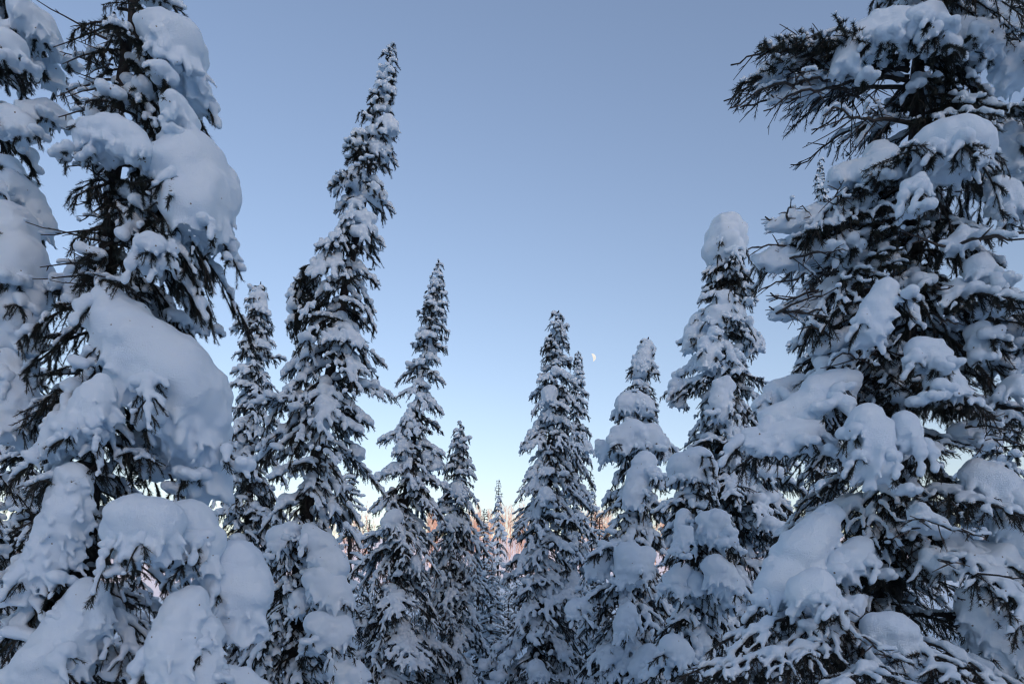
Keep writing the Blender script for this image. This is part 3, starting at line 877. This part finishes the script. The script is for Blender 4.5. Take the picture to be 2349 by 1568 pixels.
# ------------------------------------------------------------------ far spruces: trunk, crown, snow
def merge(meshes_M, name, mats):
    Vs, Ls, Cs, Ms, n = [], [], [], [], 0
    for me, M in meshes_M:
        k = len(me.vertices); v = np.empty(k * 3, np.float32); me.vertices.foreach_get('co', v)
        A = np.array(M); v = v.reshape(-1, 3) @ A[:3, :3].T + A[:3, 3]
        l = np.empty(len(me.loops), np.int32); me.loops.foreach_get('vertex_index', l)
        c = np.empty(len(me.polygons), np.int32); me.polygons.foreach_get('loop_total', c)
        mi = np.empty(len(me.polygons), np.int32); me.polygons.foreach_get('material_index', mi)
        Vs.append(v); Ls.append(l + n); Cs.append(c); Ms.append(mi); n += k
    return np_mesh(name, np.concatenate(Vs), np.concatenate(Ls), np.concatenate(Cs), mats, np.concatenate(Ms))


FAR = []
for k in range(3):
    rng = np.random.default_rng(500 + k)
    H = 5.0; wood, snow = [], []
    z = H - 0.05; az = 0
    W = np.array([[0.05, 0, H], [0, 0.03, H * .6], [0, 0, 0]])
    while z > 0.3:
        u = (H - z) / H
        for j in range(3):
            az += 2.4 + rng.normal(0, .3)
            reach = (0.06 + (0.55, 0.7, 0.62)[k] * u ** 0.8) * rng.uniform(0.7, 1.15)
            p = pick('lup' if u < 0.1 else 'lsoft', reach, rng)
            M = limb_matrix(p, Vector((0, 0, z)), az, reach, R_(rng.normal(0, 6)))
            wood.append((p['wood'], M))
            if p['snow'] is not None and rng.random() < 0.85: snow.append((p['snow'], M))
        z -= (0.07 + 0.15 * min(1, u * 2.5))
    FAR.append((merge(wood, 'crown', [WOOD, NEEDLE]), merge(snow, 'crown_snow', [SNOW]), trunk_mesh(W, 0.06, k)))
print('far protos', [(len(a.polygons), len(b.polygons)) for a, b, c in FAR])


def far_spruce(px, py, Y, k, label, group, rot, fat=1.0):
    x = (px - CX) / F * Y
    gz = float(ground_z(x, Y)) - 0.1
    top = EYE + (HOR - py) / F * Y
    s = (top - gz) / 5.0
    root = bpy.data.objects.new('small_spruce_tree', None); PENDING.append(root)
    root.location = (x, Y, gz); root.rotation_euler = (0, 0, rot); root.scale = (s * fat, s * fat, s)
    tag(root, label, 'spruce tree', group)
    link('crown', FAR[k][0], root); tag(link('crown_snow', FAR[k][1], root), kind='stuff'); link('trunk', FAR[k][2], root)


far_spruce(803, 1040, 17, 0, 'distant spruce showing in the gap right of the tallest spruce', 'distant spruces', 0.3, 1.5)
far_spruce(1143, 1098, 24, 1, 'distant dark spruce spire in the centre gap, highest there', 'distant spruces', 1.0, 0.8)
far_spruce(1112, 1165, 19, 2, 'distant snowy spruce just left of the dark centre spire', 'distant spruces', 2.0, 1.25)
far_spruce(1358, 1085, 22, 0, 'distant spruce tip right of the moonward pair', 'distant spruces', 2.6, 0.8)
rf = random.Random(21)
for i, (px, py, Y, label) in enumerate([
        (845, 1190, 21, 'small snowy spruce low in the gap between tallest and slender spruces'), (1095, 1235, 15, 'low snowy spruce tucked against right side of the short bushy spruce'),
        (1128, 1290, 14.5, 'little spruce standing in front of the dark centre spire'), (1165, 1320, 20, 'tiny spruce at the right foot of the dark centre spire'),
        (1185, 1290, 28, 'tiny far spruce touching left edge of the conical spruce'), (1372, 1175, 15, 'small spruce low between the conical spruce and the blunt-tipped one'),
        (1535, 1140, 15, 'small spruce wedged between blunt-tipped spruce and stubby snow-capped spruce'), 
        
        (300, 1040, 10, 'spruce glimpsed through dark boughs of the near left spruce'), (420, 1060, 12, 'small spruce glimpsed under the largest pillow of the near left tree')]):
    far_spruce(px, py, Y, i % 3, label, 'small spruces in the gaps', rf.uniform(0, 6), rf.uniform(1.15, 1.5))


# ------------------------------------------------------------------ birches on the sunlit slope
BIR = []
for k in range(5):
    rng = np.random.default_rng(900 + k)
    H = 9.0; tb = Buf(); cb = Buf()
    spine = np.stack([np.cumsum(rng.normal(0, 0.10, 10)), np.cumsum(rng.normal(0, 0.10, 10)), np.linspace(0, H, 10)], 1)
    tb.tube(spine, np.linspace(0.085, 0.012, 10), 6, 0)
    for j in range(34):
        u = rng.uniform(0.22, 0.98); p0 = np.array([np.interp(u * H, spine[:, 2], spine[:, c]) for c in range(3)])
        a = rng.uniform(0, 6.28); ln = (1 - u) * 2.2 + 0.5
        d = np.array([math.cos(a) * 0.55, math.sin(a) * 0.55, 1.0]); d /= np.linalg.norm(d)
        pts = p0 + d * ln * np.linspace(0, 1, 4)[:, None] + rng.normal(0, 0.04, (4, 3))
        cb.tube(pts, np.linspace(0.022, 0.008, 4), 3, 0)
        for m in range(6):
            v = rng.uniform(0.2, 1); q0 = p0 + d * ln * v
            e = d + rng.normal(0, 0.5, 3); e /= np.linalg.norm(e)
            cb.tube(q0 + e * rng.uniform(0.3, 0.7) * np.linspace(0, 1, 3)[:, None], np.linspace(0.010, 0.005, 3), 3, 0)
    BIR.append((tb.mesh('trunk', [BIRCH]), cb.mesh('crown', [BTWIG])))
rb = random.Random(5)
WIN = [(690, 850), (980, 1015), (1075, 1215), (1075, 1215), (1330, 1400), (1500, 1560)]
for i in range(200):
    Y = rb.uniform(95, 175); px = rb.uniform(*rb.choice(WIN)) if i < 160 else rb.uniform(600, 1900)
    x = (px - CX) / F * Y
    root = bpy.data.objects.new('birch_tree', None); PENDING.append(root)
    s = rb.uniform(0.55, 1.0)
    root.location = (x, Y, float(ground_z(x, Y)) - 0.1); root.rotation_euler = (0, 0, rb.uniform(0, 6.28)); root.scale = (s, s, s)
    tag(root, 'bare birch glowing pink in low sun on the far slope', 'birch tree', 'bare birches on the sunlit slope')
    link('trunk', BIR[i % 5][0], root); link('crown', BIR[i % 5][1], root)


# ------------------------------------------------------------------ moon: the lit part of its ball
def make_moon():
    D = 6000.0
    c = P(1358, 820, D)
    r = 9.0 / F * D
    n = 24
    V, Fq = [], []
    # lit limb to the right, terminator a half ellipse; front and back skins
    for side in (-1, 1):
        for i in range(n + 1):
            a = -math.pi / 2 + math.pi * i / n
            for j in range(9):
                u = j / 8
                xl = math.cos(a) * (0.25 + 0.75 * u)
                zz = math.sin(a)
                yy = math.sqrt(max(0, 1 - xl * xl - zz * zz)) * side * (1 if side < 0 else 0.2)
                V.append((xl * r, yy * r, zz * r))
    m = 9
    for sidx in range(2):
        o = sidx * (n + 1) * m
        for i in range(n):
            for j in range(m - 1):
                q = [o + i * m + j, o + i * m + j + 1, o + (i + 1) * m + j + 1, o + (i + 1) * m + j]
                Fq.append(q if sidx == 0 else q[::-1])
    me = np_mesh('moon', np.array(V), np.array(Fq).ravel(), np.full(len(Fq), 4), [MOON])
    o = link('moon', me)
    o.location = c; o.rotation_euler = (0, R_(-12), 0)
    tag(o, 'pale half moon low in the blue sky', 'moon')
make_moon()
for o in PENDING:
    col.objects.link(o)
print('done', round(time.time() - T0, 1), len(bpy.data.objects))
